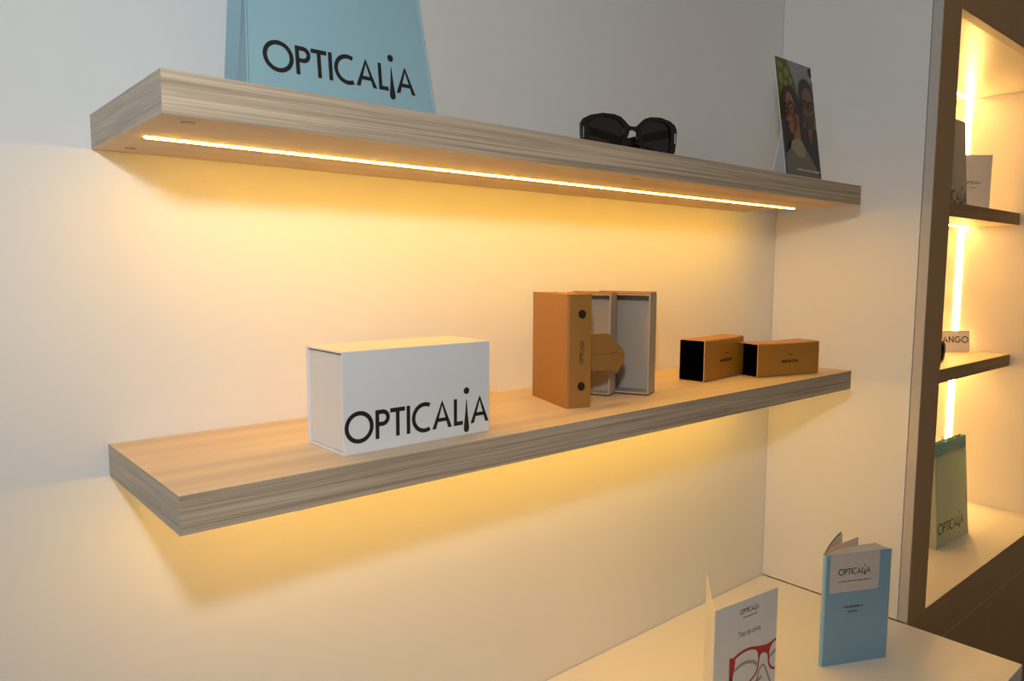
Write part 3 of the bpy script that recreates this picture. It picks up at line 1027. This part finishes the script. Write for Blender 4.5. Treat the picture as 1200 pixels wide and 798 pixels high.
def booklet():
    S = Vector((1.0827, -0.292))
    a = math.atan2(-.0622, .129)
    t = empty('booklet', (S.x, S.y, 0.0), a, 'light blue booklet standing open on the counter by the side panel', 'booklet')
    W, H = 0.1435, 0.21
    box('front_cover', (0.004, 0, 0), (W, 0.0008, H), 'cover_blue', t, bevel=0.0003)
    # rounded spine
    V, Fc = [], []
    n = 8
    for i in range(n + 1):
        th = math.radians(-90 - 180 * i / n)
        V += [(0.004 + 0.0042 * math.cos(th), 0.0042 + 0.0042 * math.sin(th), z) for z in (0, H)]
    for i in range(n):
        Fc.append((2 * i, 2 * i + 2, 2 * i + 3, 2 * i + 1))
    pyd('spine', V, Fc, 'cover_spine', t, smooth=True)

    def page(name, angs, length, m_, thick=0.0005, hh=H - 0.002, y0=0.004):
        """a leaf fanned out from the spine along a bending path"""
        V, Fc = [], []
        x, y = 0.004, y0
        n = len(angs)
        for i in range(n + 1):
            an = math.radians(angs[min(i, n - 1)])
            nx, ny = -math.sin(an) * thick, math.cos(an) * thick
            V += [(x, y, 0), (x, y, hh), (x + nx, y + ny, 0), (x + nx, y + ny, hh)]
            x += math.cos(an) * length / n
            y += math.sin(an) * length / n
        for i in range(n):
            b = 4 * i
            Fc += [(b, b + 4, b + 5, b + 1), (b + 2, b + 3, b + 7, b + 6), (b + 1, b + 5, b + 7, b + 3), (b, b + 2, b + 6, b + 4)]
        Fc += [(0, 1, 3, 2), (4 * n, 4 * n + 2, 4 * n + 3, 4 * n + 1)]
        return pyd(name, V, Fc, m_, t)
    page('back_cover', [44, 42, 40, 38, 36], 0.1435, 'cover_blue', 0.0008, H, 0.0075)
    page('page', [43, 41, 39, 37, 35], 0.142, 'paper_led_tint', y0=0.0068)
    page('page', [38, 31, 25, 22, 20], 0.142, 'paper_led_tint', y0=0.0058)
    page('page', [26, 17, 10, 7, 4], 0.142, 'paper', y0=0.0048)
    page('page', [22, 13, 7, 4, 2], 0.142, 'paper', y0=0.0040)
    page('page', [16, 8, 4, 2, 1], 0.141, 'paper', y0=0.0032)
    page('page', [10, 5, 2, 1, 0], 0.141, 'paper', y0=0.0024)
    page('page', [5, 3, 1, 0, 0], 0.140, 'paper', y0=0.0016)
    fr = lambda u, v: (u, -0.0005, v)
    box('title_label', (0.0120, -0.0003, 0.1375), (0.1175, 0.0001, H - 0.0002), 'label_grey', t)
    letters('lettering', LOGO, 0.0112, lambda u, v: fr(0.0292 + u, 0.1700 + v), 'ink_black', t)
    dashes('tagline_print', 0.030, 0.101, 0.1565, 0.0022, 30, fr, 'ink_grey', t)
    dashes('title_print', 0.043, 0.086, 0.1065, 0.0040, 14, fr, 'ink_grey', t)
    dashes('title_print', 0.053, 0.075, 0.0975, 0.0040, 7, fr, 'ink_grey', t)


booklet()


# ------------------------------------------------------------------ inside the niche
for zt, label in ((0.8869, 'upper dark wood niche shelf holding the tall white box'), (0.4747, 'lower dark wood niche shelf holding the small brand card')):
    t = empty('niche_shelf', (NX0, 0, zt - 0.0345), label=label, cat='shelf', group='niche shelves')
    L = NX1 - NX0
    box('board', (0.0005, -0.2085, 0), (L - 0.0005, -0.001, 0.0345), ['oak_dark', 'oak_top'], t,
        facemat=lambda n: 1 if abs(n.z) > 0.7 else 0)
    s = box('light_strip', (0.02, -0.076, -0.0012), (L - 0.004, -0.070, -0.0001), 'led_glow_niche', t)

vl = empty('wall_light_strip', (NX1, -0.0575, NZ0), label='vertical warm light strip on the side wall of the niche', cat='light')
for z0, z1 in ((0.002, 0.4747 - 0.0345 - NZ0 - 0.003), (0.4747 - NZ0 + 0.001, 0.8869 - 0.0345 - NZ0 - 0.003), (0.8869 - NZ0 + 0.001, NZ1 - NZ0 - 0.004)):
    box('diffuser', (-0.0010, -0.0085, z0), (-0.0002, 0.0085, z1), 'led_glow_niche', vl)
cl = empty('ceiling_light_strip', (NX0, -0.06, NZ1), label='warm light strip under the niche ceiling', cat='light')
box('diffuser', (0.02, -0.0035, -0.0010), (NX1 - NX0 - 0.004, 0.0035, -0.0002), 'led_glow_niche', cl)

# small folded card behind the tall box
t = empty('info_card', (2.078, -0.122, 0.8869), math.atan2(-.068, .0787), 'white A6 card with small lettering on the upper niche shelf', 'card')
box('front_page', (0, 0, 0), (0.104, 0.0006, 0.148), 'paper', t)
pyd('back_page', [(0, 0.0008, 0), (0, 0.0008, 0.148), (0.095, 0.042, 0), (0.095, 0.042, 0.148), (0, 0.0014, 0), (0, 0.0014, 0.148), (0.0947, 0.0426, 0), (0.0947, 0.0426, 0.148)],
    [(0, 2, 3, 1), (4, 5, 7, 6), (1, 3, 7, 5), (0, 4, 6, 2), (2, 6, 7, 3), (0, 1, 5, 4)], 'paper', t)
letters('lettering', LOGO, 0.0072, lambda u, v: (0.032 + u, -0.0004, 0.070 + v), 'ink_black', t)
dashes('tagline_print', 0.046, 0.062, 0.058, 0.003, 5, lambda u, v: (u, -0.0004, v), 'ink_faint', t)

# brand card on the lower niche shelf
t = empty('brand_card', (2.233, -0.030, 0.4747), math.atan2(-.082, .095), 'small white brand card with black capitals on the lower niche shelf', 'card')
pyd('card_panel', [(0, 0, 0), (0.1255, 0, 0), (0.1255, 0.008, 0.064), (0, 0.008, 0.064), (0, 0.0014, 0), (0.1255, 0.0014, 0), (0.1255, 0.0094, 0.064), (0, 0.0094, 0.064)],
    [(0, 1, 2, 3), (7, 6, 5, 4), (0, 4, 5, 1), (1, 5, 6, 2), (2, 6, 7, 3), (3, 7, 4, 0)], 'paper', t)
letters('lettering', [('M', .13), ('A', .13), ('N', .15), ('G', .13), ('O', 0)], 0.0188, lambda u, v: (0.0225 + u, (0.028 + v) / 8 - 0.0005, 0.028 + v), 'ink_black', t)
pyd('card_foot', [(0.02, 0.0015, 0), (0.10, 0.0015, 0), (0.10, 0.018, 0), (0.02, 0.018, 0), (0.02, 0.0062, 0.03), (0.10, 0.0062, 0.03)],
    [(0, 3, 2, 1), (3, 4, 5, 2), (0, 4, 3), (1, 2, 5)], 'paper', t)
